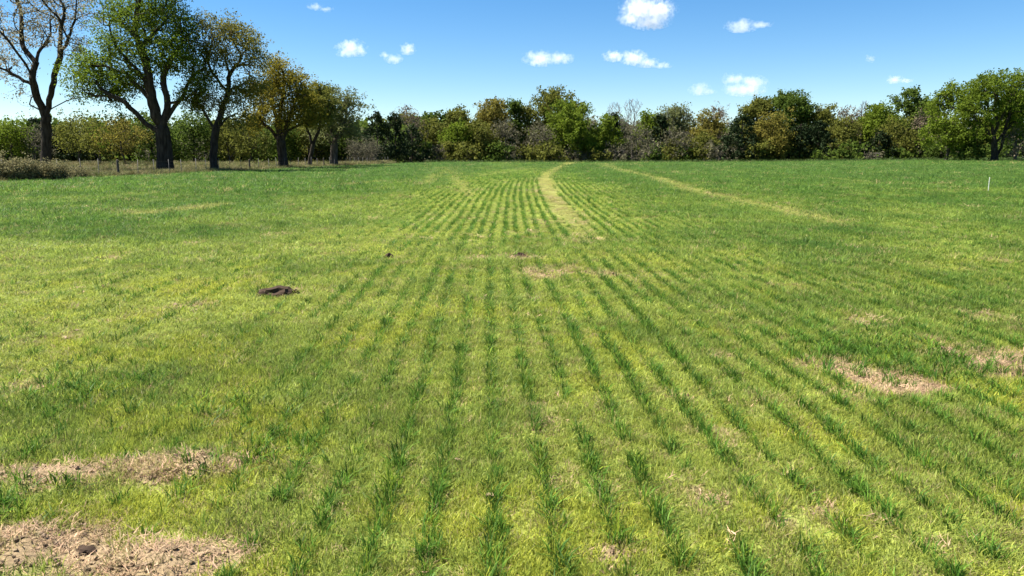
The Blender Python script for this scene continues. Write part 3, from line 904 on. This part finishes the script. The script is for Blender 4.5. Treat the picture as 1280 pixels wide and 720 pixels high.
# ------------------------------------------------------------------ fence
def build_fence():
    root = link('wire_fence', None, loc=(fence_x(38), 38, float(terrain(fence_x(38), 38))))
    base = np.array(root.location)
    tag(root, 'post and wire fence between the field and dry pasture under the oaks', 'fence')
    rng = np.random.default_rng(3)
    ys = np.arange(38.5, 121, 2.0)
    tops = []
    v, f = tubes(np.array([[0, 0, -.1]]), np.array([[0, 0, 1.22]]), np.array([.022]), np.array([.020]), 6)
    top = np.array([[11, 10, 9, 8, 7, 6]]) if len(v) == 12 else None
    thin = mesh_np('post', v, [f, top[:, ::-1]], M['steel'])
    pts = [(0, 0, -.1), (.01, 0, .5), (0, .01, 1.1), (0.01, .01, 1.14)]
    v, f = tubes(np.array(pts[:-1]), np.array(pts[1:]), np.array([.085, .08, .075]), np.array([.08, .075, .05]), 9)
    cap = np.array([list(range(len(v) - 1, len(v) - 10, -1))])
    thick = mesh_np('wooden_post', v, [f, cap[:, ::-1]], M['wood'], True)
    for i, y in enumerate(ys):
        y = y + rng.uniform(-.25, .25); x = float(fence_x(y)) + rng.uniform(-.05, .05); z = float(terrain(x, y))
        wood = i % 10 == 6
        o = link('wooden_post' if wood else 'post', thick if wood else thin, root, np.array([x, y, z]) - base)
        o.rotation_euler = (rng.normal(0, .03), rng.normal(0, .035), rng.uniform(0, 6))
        o.scale = (1, 1, rng.uniform(.92, 1.05))
        tops.append((x, y, z))
    tops = np.array(tops)
    for hgt in (.25, .5, .75, 1.0):
        P = tops + np.array([.03, 0, hgt]) - base
        mid = (P[:-1] + P[1:]) / 2 - np.array([0, 0, .02])
        Q = np.empty((len(P) + len(mid), 3)); Q[0::2] = P; Q[1::2] = mid
        v, f = tubes(Q[:-1], Q[1:], np.full(len(Q) - 1, .0035), np.full(len(Q) - 1, .0035), 4)
        link('wire', mesh_np('wire', v, [f], M['steel']), root)
build_fence()

# white stake standing in the crop
def build_stake():
    x, y = ground_hit(1235, 241)
    z = float(terrain(x, y))
    top = at_depth(1235, 221.5, y)[2] - z
    root = link('marker_stake', None, loc=(x, y, z)); tag(root, 'thin white plastic stake standing alone in the crop', 'stake')
    v, f = tubes(np.array([[0, 0, -.1], [0, 0, top * .93]]), np.array([[0, 0, top * .93], [0, 0, top]]), np.array([.013, .013]), np.array([.013, .007]), 8)
    link('shaft', mesh_np('shaft', v, [f, np.array([[31, 30, 29, 28, 27, 26, 25, 24]])[:, ::-1]], M['white_plastic']), root)
    for h in (.35, .7):
        v, f = tubes(np.array([[0, 0, top * h]]), np.array([[0, 0, top * h + .03]]), np.array([.019]), np.array([.019]), 8)
        link('wire_clip', mesh_np('wire_clip', v, [f], M['white_plastic']), root)
build_stake()

# ------------------------------------------------------------------ clods, leaves
def clod(label, px, py, size, mat, seed, flat=.42, name='soil_clod', cat='clod'):
    rng = np.random.default_rng(seed)
    import bmesh
    bm = bmesh.new(); bmesh.ops.create_icosphere(bm, subdivisions=3, radius=1)
    for v in bm.verts:
        c = v.co
        k = 1 + 1.5 * (float(fbm(c.x * 2.1 + seed, c.y * 2.1 + c.z * 1.9, seed, 4)) - .5)
        v.co = Vector((c.x * k * size, c.y * k * size * .7, c.z * k * size * flat))
    me = bpy.data.meshes.new(name); bm.to_mesh(me); bm.free(); me.materials.append(M[mat])
    x, y = ground_hit(px, py)
    o = link(name, me, None, (x, y, float(terrain(x, y)) + size * flat * .15)); tag(o, label, cat)
    o.rotation_euler = (0, 0, rng.uniform(0, 6))
    return o
heap = clod('flat low heap of dark torn-up soil in yellow turf', 345, 369.5, .20, 'soil', 23, .40, 'soil_heap', 'soil heap')
heap.rotation_euler = (0, 0, .1)
clod('small dark crumb trailing off from the flat soil heap', 371, 368, .045, 'soil', 14, .8)
clod('dark clod on the tan bare patch in mid field', 651, 321, .10, 'soil', 5, .55)
clod('lone dark clod in the crossing strip of rough grass', 485, 323, .10, 'soil', 6, .7)
clod('crumbly brown clod in the narrow straw strip, larger of the pair', 224, 577, .035, 'soil', 7)
clod('crumbly brown clod in the narrow straw strip, smaller of the pair', 250, 575, .030, 'soil', 8)
clod('added dark lump for the shaded crevice beside the large straw mound', 108, 692, .045, 'soil', 9, .35)  # dark lump added in place of a shadow gap
def dry_leaf(label, px, py, size, seed):
    rng = np.random.default_rng(seed)
    n = 7
    V = []
    for i in range(n):
        t = i / (n - 1); w = math.sin(math.pi * (t * .9 + .05)) * .42
        V += [(t - .5, -w, .22 * abs(t - .5) + .16), (t - .5, 0, .05 + .1 * (t - .5) ** 2), (t - .5, w, .12 + .2 * t)]
    V = np.array(V) * size
    V = np.concatenate([V, V - (0, 0, .012 * size)])
    f = []
    for i in range(n - 1):
        for j in range(2):
            a = i * 3 + j
            f.append((a, a + 3, a + 4, a + 1)); f.append((a + 21, a + 22, a + 25, a + 24))
    x, y = ground_hit(px, py)
    o = link('dry_leaf', mesh_np('dry_leaf', V, [np.array(f)], M['dry_leaf'], True), None, (x, y, float(terrain(x, y)) + .03)); tag(o, label, 'leaf')
    o.rotation_euler = (rng.uniform(-.2, .2), rng.uniform(-.2, .2), rng.uniform(0, 6))
dry_leaf('curled pale dry leaf lying on turf between two crop rows', 612, 628, .045, 1)
dry_leaf('small pale dry leaf on yellow turf beyond the last clear tufts', 612, 408, .07, 2)
dry_leaf('pale dry leaf lying against the tall tuft row', 572, 581, .04, 3)

# ------------------------------------------------------------------ grass
def clump_mesh(name, rng, n, radius, h0, h1, w, mat, lean=.5, flat=0.0, curve=.5):
    a = rng.uniform(0, 2 * math.pi, n); r = radius * np.sqrt(rng.uniform(0, 1, n))
    p = np.stack([np.cos(a) * r, np.sin(a) * r, np.full(n, -.006)], 1)
    la = a + rng.normal(0, 1.2, n)
    h = rng.uniform(h0, h1, n)
    ln = np.abs(rng.normal(0, lean, n)) + flat
    d = np.stack([np.cos(la) * np.sin(ln), np.sin(la) * np.sin(ln), np.cos(ln)], 1)
    sidea = la + math.pi / 2 + rng.normal(0, .6, n)
    s = np.stack([np.cos(sidea), np.sin(sidea), np.zeros(n)], 1)
    ww = (w * rng.uniform(.7, 1.3, n))[:, None]
    mid = p + d * h[:, None] * .55
    out = np.stack([np.cos(la), np.sin(la), np.zeros(n)], 1)
    tip = p + d * h[:, None] + out * (h * curve * rng.uniform(.2, 1, n))[:, None] * .6 - np.array([0, 0, 1]) * (h * curve * .25)[:, None]
    tip[:, 2] = np.maximum(tip[:, 2], .004)
    V = np.stack([p - s * ww, p + s * ww, mid - s * ww * .85, mid + s * ww * .85, tip], 1).reshape(-1, 3)
    b = (np.arange(n) * 5)[:, None]
    q = b + np.array([[0, 1, 3, 2]]); t = b + np.array([[2, 3, 4]])
    rv = rng.uniform(0, 1, n)
    me = mesh_np(name, V, [q, t], mat, False, np.concatenate([rv, rv]))
    return bpy.data.objects.new(name, me)

def instance_field(name, label, cat, sources, pos, rot, scl, idx, tint):
    src = bpy.data.collections.new(name + '_blades')
    for o in sources:
        src.objects.link(o)
    me = bpy.data.meshes.new(name)
    n = len(pos)
    me.vertices.add(n); me.vertices.foreach_set('co', np.asarray(pos, np.float32).ravel())
    def att(nm, ty, key, arr):
        a = me.attributes.new(nm, ty, 'POINT'); a.data.foreach_set(key, np.asarray(arr).ravel())
    att('rot', 'FLOAT_VECTOR', 'vector', np.asarray(rot, np.float32))
    att('scl', 'FLOAT_VECTOR', 'vector', np.asarray(scl, np.float32))
    att('idx', 'INT', 'value', np.asarray(idx, np.int32))
    att('tint', 'FLOAT_COLOR', 'color', np.concatenate([tint, np.ones((n, 1))], 1).astype(np.float32))
    me.update()
    o = link(name, me); tag(o, label, cat, kind='stuff')
    ng = bpy.data.node_groups.new(name, 'GeometryNodeTree')
    ng.interface.new_socket('Geometry', in_out='INPUT', socket_type='NodeSocketGeometry')
    ng.interface.new_socket('Geometry', in_out='OUTPUT', socket_type='NodeSocketGeometry')
    N, L = ng.nodes, ng.links
    gi = N.new('NodeGroupInput'); go = N.new('NodeGroupOutput')
    ci = N.new('GeometryNodeCollectionInfo'); ci.inputs['Collection'].default_value = src
    ci.inputs['Separate Children'].default_value = True; ci.inputs['Reset Children'].default_value = True
    ip = N.new('GeometryNodeInstanceOnPoints'); ip.inputs['Pick Instance'].default_value = True
    def named(nm, ty):
        a = N.new('GeometryNodeInputNamedAttribute'); a.data_type = ty; a.inputs['Name'].default_value = nm
        return a.outputs['Attribute']
    e2r = N.new('FunctionNodeEulerToRotation')
    L.new(gi.outputs[0], ip.inputs['Points']); L.new(ci.outputs[0], ip.inputs['Instance'])
    L.new(named('idx', 'INT'), ip.inputs['Instance Index'])
    L.new(named('rot', 'FLOAT_VECTOR'), e2r.inputs[0]); L.new(e2r.outputs[0], ip.inputs['Rotation'])
    L.new(named('scl', 'FLOAT_VECTOR'), ip.inputs['Scale'])
    L.new(ip.outputs[0], go.inputs[0])
    md = o.modifiers.new('blades', 'NODES'); md.node_group = ng
    return o

def sample_band(rng, y0, y1, dens, margin=1.4):
    """random points on the field between two distances, wide enough for a step to the side"""
    wid = lambda y: y * .72 + margin
    area = (y1 - y0) * (wid(y0) + wid(y1))
    n = int(area * dens)
    y = rng.uniform(y0, y1, int(n * 1.3)); keep = rng.uniform(0, wid(y1), len(y)) < wid(y)
    y = y[keep]
    x = rng.uniform(-1, 1, len(y)) * wid(y)
    return x, y

rg = np.random.default_rng(77)
BANDS = [(1.9, 4.5, 620, 1.0, 1.0), (4.5, 7, 420, 1.2, 1.05), (7, 11, 210, 1.65, 1.15), (11, 18, 95, 2.4, 1.35), (18, 30, 42, 3.5, 1.6), (30, 55, 15, 5.5, 2.1), (55, 100, 4.5, 9, 2.6), (100, 178, 1.7, 14, 3.2)]

def build_turf():
    src = [clump_mesh('turf_clump_%s' % c, rg, 40, .078, .026, .066, .0018, M['turf'], .5, .06, .55) for c in 'abcdef']
    X, Y, S, Z = [], [], [], []
    for (y0, y1, dn, sx, sz) in BANDS:
        x, y = sample_band(rg, y0, y1, dn)
        X.append(x); Y.append(y); S.append(np.full(len(x), sx)); Z.append(np.full(len(x), sz))
    x, y, s, sz = (np.concatenate(a) for a in (X, Y, S, Z))
    st = straw_w(x, y)
    in_field = x > fence_x(y) + .3 * rg.normal(0, 1, len(x))
    keep = (rg.uniform(0, 1, len(x)) > st * .93) & (in_field | (y < 38))
    x, y, s, sz, st = x[keep], y[keep], s[keep], sz[keep], st[keep]
    n = len(x)
    g = lush_w(x, y)
    pw = path_w(x, y)
    tint = turf_tint(x, y) * rg.uniform(.72, 1.32, n)[:, None]
    # dead blades mixed through the turf
    dead = rg.uniform(0, 1, n) < (.04 + .07 * (1 - sstep(4, 22, y)) * (1 - g) + st * .5)
    tint[dead] = (STRAW * .55 + YELLOW * .45) * rg.uniform(.6, 1.1, dead.sum())[:, None]
    hs = sz * (.75 + .75 * g) * (1 - .72 * corridor_w(x, y)) * (1 - .55 * pw) * rg.uniform(.7, 1.35, n)
    tall = rg.uniform(0, 1, n) < .05 * g
    hs[tall] *= 1.7
    w = s * rg.uniform(.8, 1.25, n)
    z = terrain(x, y)
    rot = np.stack([rg.normal(0, .08, n), rg.normal(0, .08, n), rg.uniform(0, 6.28, n)], 1)
    instance_field('short_grass', 'short yellow-green turf grass covering the field', 'grass', src, np.stack([x, y, z], 1), rot, np.stack([w, w, hs], 1), rg.integers(0, len(src), n), tint)
    print('turf', n)
build_turf()

def build_rows():
    src = [clump_mesh('wheat_tuft_%s' % c, rg, 13, .026, .050, .125, .0026, M['wheat'], .36, .06, .7) for c in 'abcde']
    X, Y, S, Z = [], [], [], []
    # drilled rows: follow the row curve, tufts strung along each row
    for (y0, y1, step, sx, sz) in [(1.9, 6, .021, 1, 1), (6, 12, .030, 1.2, 1.0), (12, 22, .060, 1.7, 1.1), (22, 40, .11, 2.4, 1.4), (40, 80, .26, 4.0, 1.7)]:
        wid = y1 * .72 + 1.4
        for k in range(int(-wid / ROW_S) - 40, int(wid / ROW_S) + 2):
            m = int((y1 - y0) / step)
            y = rg.uniform(y0, y1, m)
            x = k * ROW_S + row_curve(y) + .08 + rg.normal(0, .014 + .009 * (y0 > 10), m) + .05 * (vnoise(y * .35 + k * 7.3, y * 0 + k, 201) - .5)
            ok = np.abs(x) < y * .72 + 1.4
            x, y = x[ok], y[ok]
            if not len(x): continue
            # how well the row has come up here
            along = fbm(x * 1.2 + k * 3.1, y * .9, 211, 3)
            zone = .40 + .60 * sstep(-1.7, .2, x + .12 * y) * (1 - .25 * sstep(20, 60, y))
            zone = zone * (1 - .8 * sstep(-2.5, -7, x + .06 * y) * (1 - 0 * y))
            zone = zone * (1 - .45 * np.exp(-((y - 12.2) / 1.1) ** 2))
            p = sstep(.22, .52, along + .25 * (zone - .75)) * zone
            p = np.maximum(p, .85 * corridor_w(x, y))
            p = p * (1 - straw_w(x, y)) * (1 - path_w(x, y)) * (.66 + .30 * sstep(3, 9, y))
            kp = rg.uniform(0, 1, len(x)) < p
            x, y = x[kp], y[kp]
            if not len(x): continue
            X.append(x); Y.append(y); S.append(np.full(len(x), sx)); Z.append(sz * (.55 + .75 * along[kp]))
    # loose tufts away from the rows, thicker where the ground is lush
    for (y0, y1, dn, sx, sz) in [(1.9, 6, 26, 1, .9), (6, 14, 26, 1.3, .85), (14, 30, 13, 2.2, .85), (30, 60, 5, 4, .9), (60, 110, 1.6, 7, 1.0)]:
        x, y = sample_band(rg, y0, y1, dn)
        g = lush_w(x, y)
        cl = sstep(.52, .75, fbm(x * 1.5, y * 1.1, 231, 3))
        kp = rg.uniform(0, 1, len(x)) < (g ** 2 * .48 + .25 * cl * g) * (1 - .9 * corridor_w(x, y)) * (1 - straw_w(x, y)) * (1 - path_w(x, y))
        kp &= x > fence_x(y) + .5
        X.append(x[kp]); Y.append(y[kp]); S.append(np.full(kp.sum(), sx)); Z.append(sz * (.5 + .5 * cl[kp]))
    # a few strong clumps picked out in the photograph
    for (px, py, r, m) in [(1115, 445, .55, 260), (180, 478, .10, 22), (288, 515, .13, 26), (60, 495, .22, 30), (130, 482, .18, 24), (355, 560, .16, 36), (20, 620, .12, 20),
                           (1060, 435, .3, 90), (1165, 460, .3, 70), (90, 500, .2, 24)]:
        cx, cy = ground_hit(px, py)
        X.append(cx + rg.normal(0, r, m)); Y.append(cy + rg.normal(0, r, m)); S.append(np.full(m, 1.25)); Z.append(np.full(m, 1.0))
    x, y, s, hz = (np.concatenate(a) for a in (X, Y, S, Z))
    n = len(x)
    far = sstep(15, 60, y)[:, None]
    base = np.array([.066, .142, .018]) * (1 - far) + np.array([.060, .130, .018]) * far
    tint = base * rg.uniform(.65, 1.6, n)[:, None]
    yl = rg.uniform(0, 1, n) < .10
    tint[yl] = tint[yl] * np.array([1.9, 1.35, 1.0])
    rot = np.stack([rg.normal(0, .12, n), rg.normal(0, .12, n), rg.uniform(0, 6.28, n)], 1)
    w = s * rg.uniform(.8, 1.2, n)
    # distant tufts stay narrow across the row and run together along it
    fa = sstep(10, 24, y)
    rot[:, 2] = np.where(fa > .3, rg.normal(0, .2, n) + math.pi * rg.integers(0, 2, n), rot[:, 2])
    wx = w * (1 - .52 * fa); wy = w * (1 + .5 * fa)
    instance_field('cereal_crop', 'darker green cereal tufts growing in drilled rows through the turf', 'crop', src, np.stack([x, y, terrain(x, y)], 1), rot,
                   np.stack([wx, wy, hz * rg.uniform(.75, 1.25, n)], 1), rg.integers(0, len(src), n), tint)
    print('rows', n)
build_rows()

def build_thatch():
    src = [clump_mesh('thatch_clump_%s' % c, rg, 44, .07, .014, .05, .0014, M['thatch'], .4, .95, .25) for c in 'abcd']
    X, Y, S = [], [], []
    for (y0, y1, dn, sx) in [(1.9, 7, 520, 1), (7, 12, 200, 1.4), (12, 22, 60, 2.2), (22, 45, 12, 4)]:
        x, y = sample_band(rg, y0, y1, dn)
        p = np.maximum(.9 * straw_w(x, y) ** 1.3, .05 * (1 - lush_w(x, y)))
        p = np.maximum(p, .10 * path_w(x, y))
        kp = rg.uniform(0, 1, len(x)) < p
        X.append(x[kp]); Y.append(y[kp]); S.append(np.full(kp.sum(), sx))
    # dry pasture beyond the fence
    y = rg.uniform(38, 110, 15000); x = fence_x(y) - rg.uniform(0, 45, 15000)
    kp = np.abs(x) < y * .75 + 2
    X.append(x[kp]); Y.append(y[kp]); S.append(np.full(kp.sum(), 6.0))
    x, y, s = (np.concatenate(a) for a in (X, Y, S))
    n = len(x)
    mix = rg.uniform(0, 1, n)[:, None]
    tint = (STRAW * 1.12 * mix + np.array([.27, .19, .11]) * (1 - mix)) * rg.uniform(.7, 1.25, n)[:, None]
    past = (x < fence_x(y))[:, None] * (y > 36)[:, None]
    tint = np.where(past, PASTURE_SHADED * rg.uniform(.6, 1.2, n)[:, None], tint)
    rot = np.stack([rg.normal(0, .2, n), rg.normal(0, .2, n), rg.uniform(0, 6.28, n)], 1)
    w = s * rg.uniform(.8, 1.3, n)
    instance_field('dead_grass', 'matted tan dead grass in bare patches and dry pasture', 'dead grass', src, np.stack([x, y, terrain(x, y)], 1), rot,
                   np.stack([w, w, rg.uniform(.7, 1.5, n) * np.where(past[:, 0], 4.0, 1.0)], 1), rg.integers(0, len(src), n), tint)
    print('thatch', n)
build_thatch()

def build_crumbs():
    src = []
    for c in 'abcd':
        import bmesh
        bm = bmesh.new(); bmesh.ops.create_icosphere(bm, subdivisions=1, radius=1)
        for v in bm.verts:
            v.co = v.co * float(rg.uniform(.6, 1.25)); v.co.z *= .7
        me = bpy.data.meshes.new('soil_crumb'); bm.to_mesh(me); bm.free(); me.materials.append(M['thatch'])
        a = me.attributes.new('rnd', 'FLOAT', 'FACE'); a.data.foreach_set('value', rg.uniform(.2, .7, len(me.polygons)).astype(np.float32))
        src.append(bpy.data.objects.new('soil_crumb_' + c, me))
    X, Y, S = [], [], []
    for (y0, y1, dn, sx) in [(1.9, 6, 620, .009), (6, 14, 160, .014), (14, 26, 25, .022)]:
        x, y = sample_band(rg, y0, y1, dn)
        kp = rg.uniform(0, 1, len(x)) < np.maximum(straw_w(x, y) ** 1.5, .004)
        X.append(x[kp]); Y.append(y[kp]); S.append(sx * rg.lognormal(0, .55, kp.sum()))
    x, y, sz = (np.concatenate(a) for a in (X, Y, S))
    n = len(x); sz = np.clip(sz, .003, np.where(y < 6, .014, .03))
    mix = rg.uniform(0, 1, n)[:, None]
    tint = np.array([.32, .235, .135]) * mix + np.array([.14, .10, .06]) * (1 - mix)
    rot = rg.uniform(-.6, .6, (n, 3)); rot[:, 2] *= 5
    instance_field('soil_crumbs', 'crumbly brown soil scattered over the bare patches', 'soil', src, np.stack([x, y, terrain(x, y) + sz * .3], 1), rot,
                   np.stack([sz, sz, sz], 1), rg.integers(0, len(src), n), tint)
build_crumbs()

def build_rough():
    src = [clump_mesh('rough_tuft_%s' % c, rg, 24, .05, .12, .34, .004, M['thatch'], .3, .05, .5) for c in 'abc']
    y1 = rg.uniform(38, 122, 5200); x1 = fence_x(y1) + rg.normal(-.5, .55, 5200)
    x2 = rg.uniform(-28, 130, 1800); y2 = 143.5 + rg.normal(0, 1.4, 1800) - .06 * np.clip(x2 - 40, 0, None)
    x3 = rg.uniform(-75, -24, 5000); y3 = rg.uniform(55, 125, 5000); ok = x3 < fence_x(y3) - 1
    x = np.concatenate([x1, x2, x3[ok]]); y = np.concatenate([y1, y2, y3[ok]]); n = len(x)
    s1 = np.where(y > 100, 4.0, 2.2) * rg.uniform(.7, 1.3, n)
    mix = rg.uniform(0, 1, n)[:, None]
    tint = (np.array([.20, .165, .075]) * mix + np.array([.075, .11, .022]) * (1 - mix)) * rg.uniform(.7, 1.2, n)[:, None]
    tint = np.where((y > 136)[:, None], np.array([.05, .085, .02]) * rg.uniform(.6, 1.3, n)[:, None], tint)
    rot = np.stack([rg.normal(0, .15, n), rg.normal(0, .15, n), rg.uniform(0, 6.28, n)], 1)
    instance_field('rough_grass', 'rough uncut grass along the fence, under the oaks and at the wood edge', 'grass', src, np.stack([x, y, terrain(x, y)], 1), rot,
                   np.stack([s1, s1, np.where(y > 100, 2.0, 1.3) * rg.uniform(.6, 1.5, n)], 1), rg.integers(0, len(src), n), tint)
build_rough()

# ------------------------------------------------------------------ clouds
def cloud_mat(blobs, thin):
    """vapour that thins out from each puff's middle, torn at the edges by noise; blobs: (centre, radii) in the cloud's own space"""
    m, N, L = new_mat('cloud_vapour')
    out = N.new('ShaderNodeOutputMaterial')
    tc = N.new('ShaderNodeTexCoord'); geo = N.new('ShaderNodeNewGeometry')
    nz = N.new('ShaderNodeTexNoise'); nz.inputs['Scale'].default_value = .034; nz.inputs['Detail'].default_value = 6; nz.inputs['Roughness'].default_value = .66
    L.new(geo.outputs['Position'], nz.inputs['Vector'])
    f = None
    for c, r in blobs:
        su = N.new('ShaderNodeVectorMath'); su.operation = 'SUBTRACT'; su.inputs[1].default_value = c
        L.new(tc.outputs['Object'], su.inputs[0])
        dv = N.new('ShaderNodeVectorMath'); dv.operation = 'DIVIDE'; dv.inputs[1].default_value = r
        L.new(su.outputs[0], dv.inputs[0])
        ln = N.new('ShaderNodeVectorMath'); ln.operation = 'LENGTH'
        L.new(dv.outputs[0], ln.inputs[0])
        iv = N.new('ShaderNodeMath'); iv.operation = 'SUBTRACT'; iv.inputs[0].default_value = 1.0
        L.new(ln.outputs['Value'], iv.inputs[1])
        if f is None:
            f = iv.outputs[0]
        else:
            mx = N.new('ShaderNodeMath'); mx.operation = 'MAXIMUM'
            L.new(f, mx.inputs[0]); L.new(iv.outputs[0], mx.inputs[1]); f = mx.outputs[0]
    ad = N.new('ShaderNodeMath'); ad.operation = 'MULTIPLY_ADD'; ad.inputs[1].default_value = 3.3
    L.new(nz.outputs['Fac'], ad.inputs[0]); L.new(f, ad.inputs[2])
    mr = N.new('ShaderNodeMapRange'); mr.inputs['From Min'].default_value = 1.82; mr.inputs['From Max'].default_value = 2.75
    mr.inputs['To Min'].default_value = 0; mr.inputs['To Max'].default_value = thin
    L.new(ad.outputs[0], mr.inputs['Value'])
    v = N.new('ShaderNodeVolumePrincipled')
    v.inputs['Color'].default_value = (.99, .99, .99, 1); v.inputs['Anisotropy'].default_value = .15
    L.new(mr.outputs[0], v.inputs['Density'])
    L.new(v.outputs[0], out.inputs['Volume'])
    return m
CLOUD_D = 4200.0
def cloud(label, seed, puffs, thin=.035):
    CLOUD_D = 3600.0 + 190.0 * ((seed * 5) % 12)
    import bmesh
    rng = np.random.default_rng(seed)
    k = CLOUD_D / F_PX
    c0 = at_depth(puffs[0][0], puffs[0][1], CLOUD_D)
    V, Fc = [], []; off = 0
    for (px, py, rx, ry) in puffs:
        c = at_depth(px, py, CLOUD_D) - c0
        for j in range(3):
            bm = bmesh.new(); bmesh.ops.create_icosphere(bm, subdivisions=3, radius=1)
            P = np.array([v.co[:] for v in bm.verts]); f = np.array([[v.index for v in g.verts] for g in bm.faces]); bm.free()
            sh = rng.normal(0, .35, 3) if j else np.zeros(3)
            sc = 1.3 if j == 0 else rng.uniform(.6, .85)
            d = 1 + .35 * (fbm(P[:, 0] * 1.7 + seed + j, P[:, 1] * 1.7 + P[:, 2] * 1.9, seed, 3) - .5)
            Q = P * d[:, None] * sc + sh
            Q[:, 2] = np.where(Q[:, 2] < 0, Q[:, 2] * .75, Q[:, 2])
            V.append(Q * np.array([rx, (rx + ry) * .5, ry]) * k + c + rng.normal(0, .2, 3)); Fc.append(f + off); off += len(P)
    blobs = [(tuple(at_depth(px, py, CLOUD_D) - c0), (rx * k * 1.15, (rx + ry) * .6 * k, ry * k * 1.2)) for (px, py, rx, ry) in puffs]
    me = mesh_np('cloud', np.concatenate(V), [np.concatenate(Fc)], cloud_mat(blobs, thin), True)
    # one closed skin, so that the vapour is counted once where puffs overlap
    o = link('cloud', me, None, c0)
    rm = o.modifiers.new('skin', 'REMESH'); rm.mode = 'VOXEL'; rm.voxel_size = max(2.0, puffs[0][3] * k / 7)
    tag(o, label, 'cloud', 'small fair-weather clouds')
CLOUDS = [
    ('largest bright lumpy cloud high above the tall open oak', [(800, 12, 22, 15), (822, 14, 20, 14), (788, 24, 14, 8), (812, 28, 22, 9)]),
    ('compact rounded white cloud beside the pair of tiny puffs', [(439, 61, 17, 10), (431, 66, 10, 6), (448, 64, 9, 7)]),
    ('small ragged puff below and beside a rounder puff', [(492, 74, 10, 6), (481, 69, 6, 4)]),
    ('small round puff above a ragged puff', [(510, 62, 9, 7)]),
    ('flat two-part cloud low over the golden dome', [(675, 74, 19, 9), (700, 73, 15, 7)]),
    ('long slanting cloud strip under the largest cloud', [(792, 73, 16, 9), (768, 71, 13, 7), (809, 79, 14, 6), (828, 82, 10, 4)]),
    ('ragged flat cloud with thin tail beyond the largest cloud', [(926, 33, 17, 8), (950, 31, 13, 4)]),
    ('faint small cloud low beside the layered cloud', [(875, 112, 12, 8), (885, 115, 9, 4)]),
    ('layered cloud just above the treeline near the dark green dome', [(932, 112, 24, 9), (918, 99, 15, 6), (940, 103, 18, 7)]),
    ('tiny flat cloud above the pointed dark green oak', [(1119, 100, 11, 5), (1133, 101, 9, 3)]),
    ('thin wisp of cloud high above the bronze oak', [(394, 9, 9, 4), (408, 12, 9, 3)]),
    ('tiny faint puff high over the fresh green oak', [(1088, 73, 6, 5)]),
]
for i, (lab, pf) in enumerate(CLOUDS):
    cloud(lab, 40 + i, pf, .011 if ('faint' in lab or 'wisp' in lab) else .017)
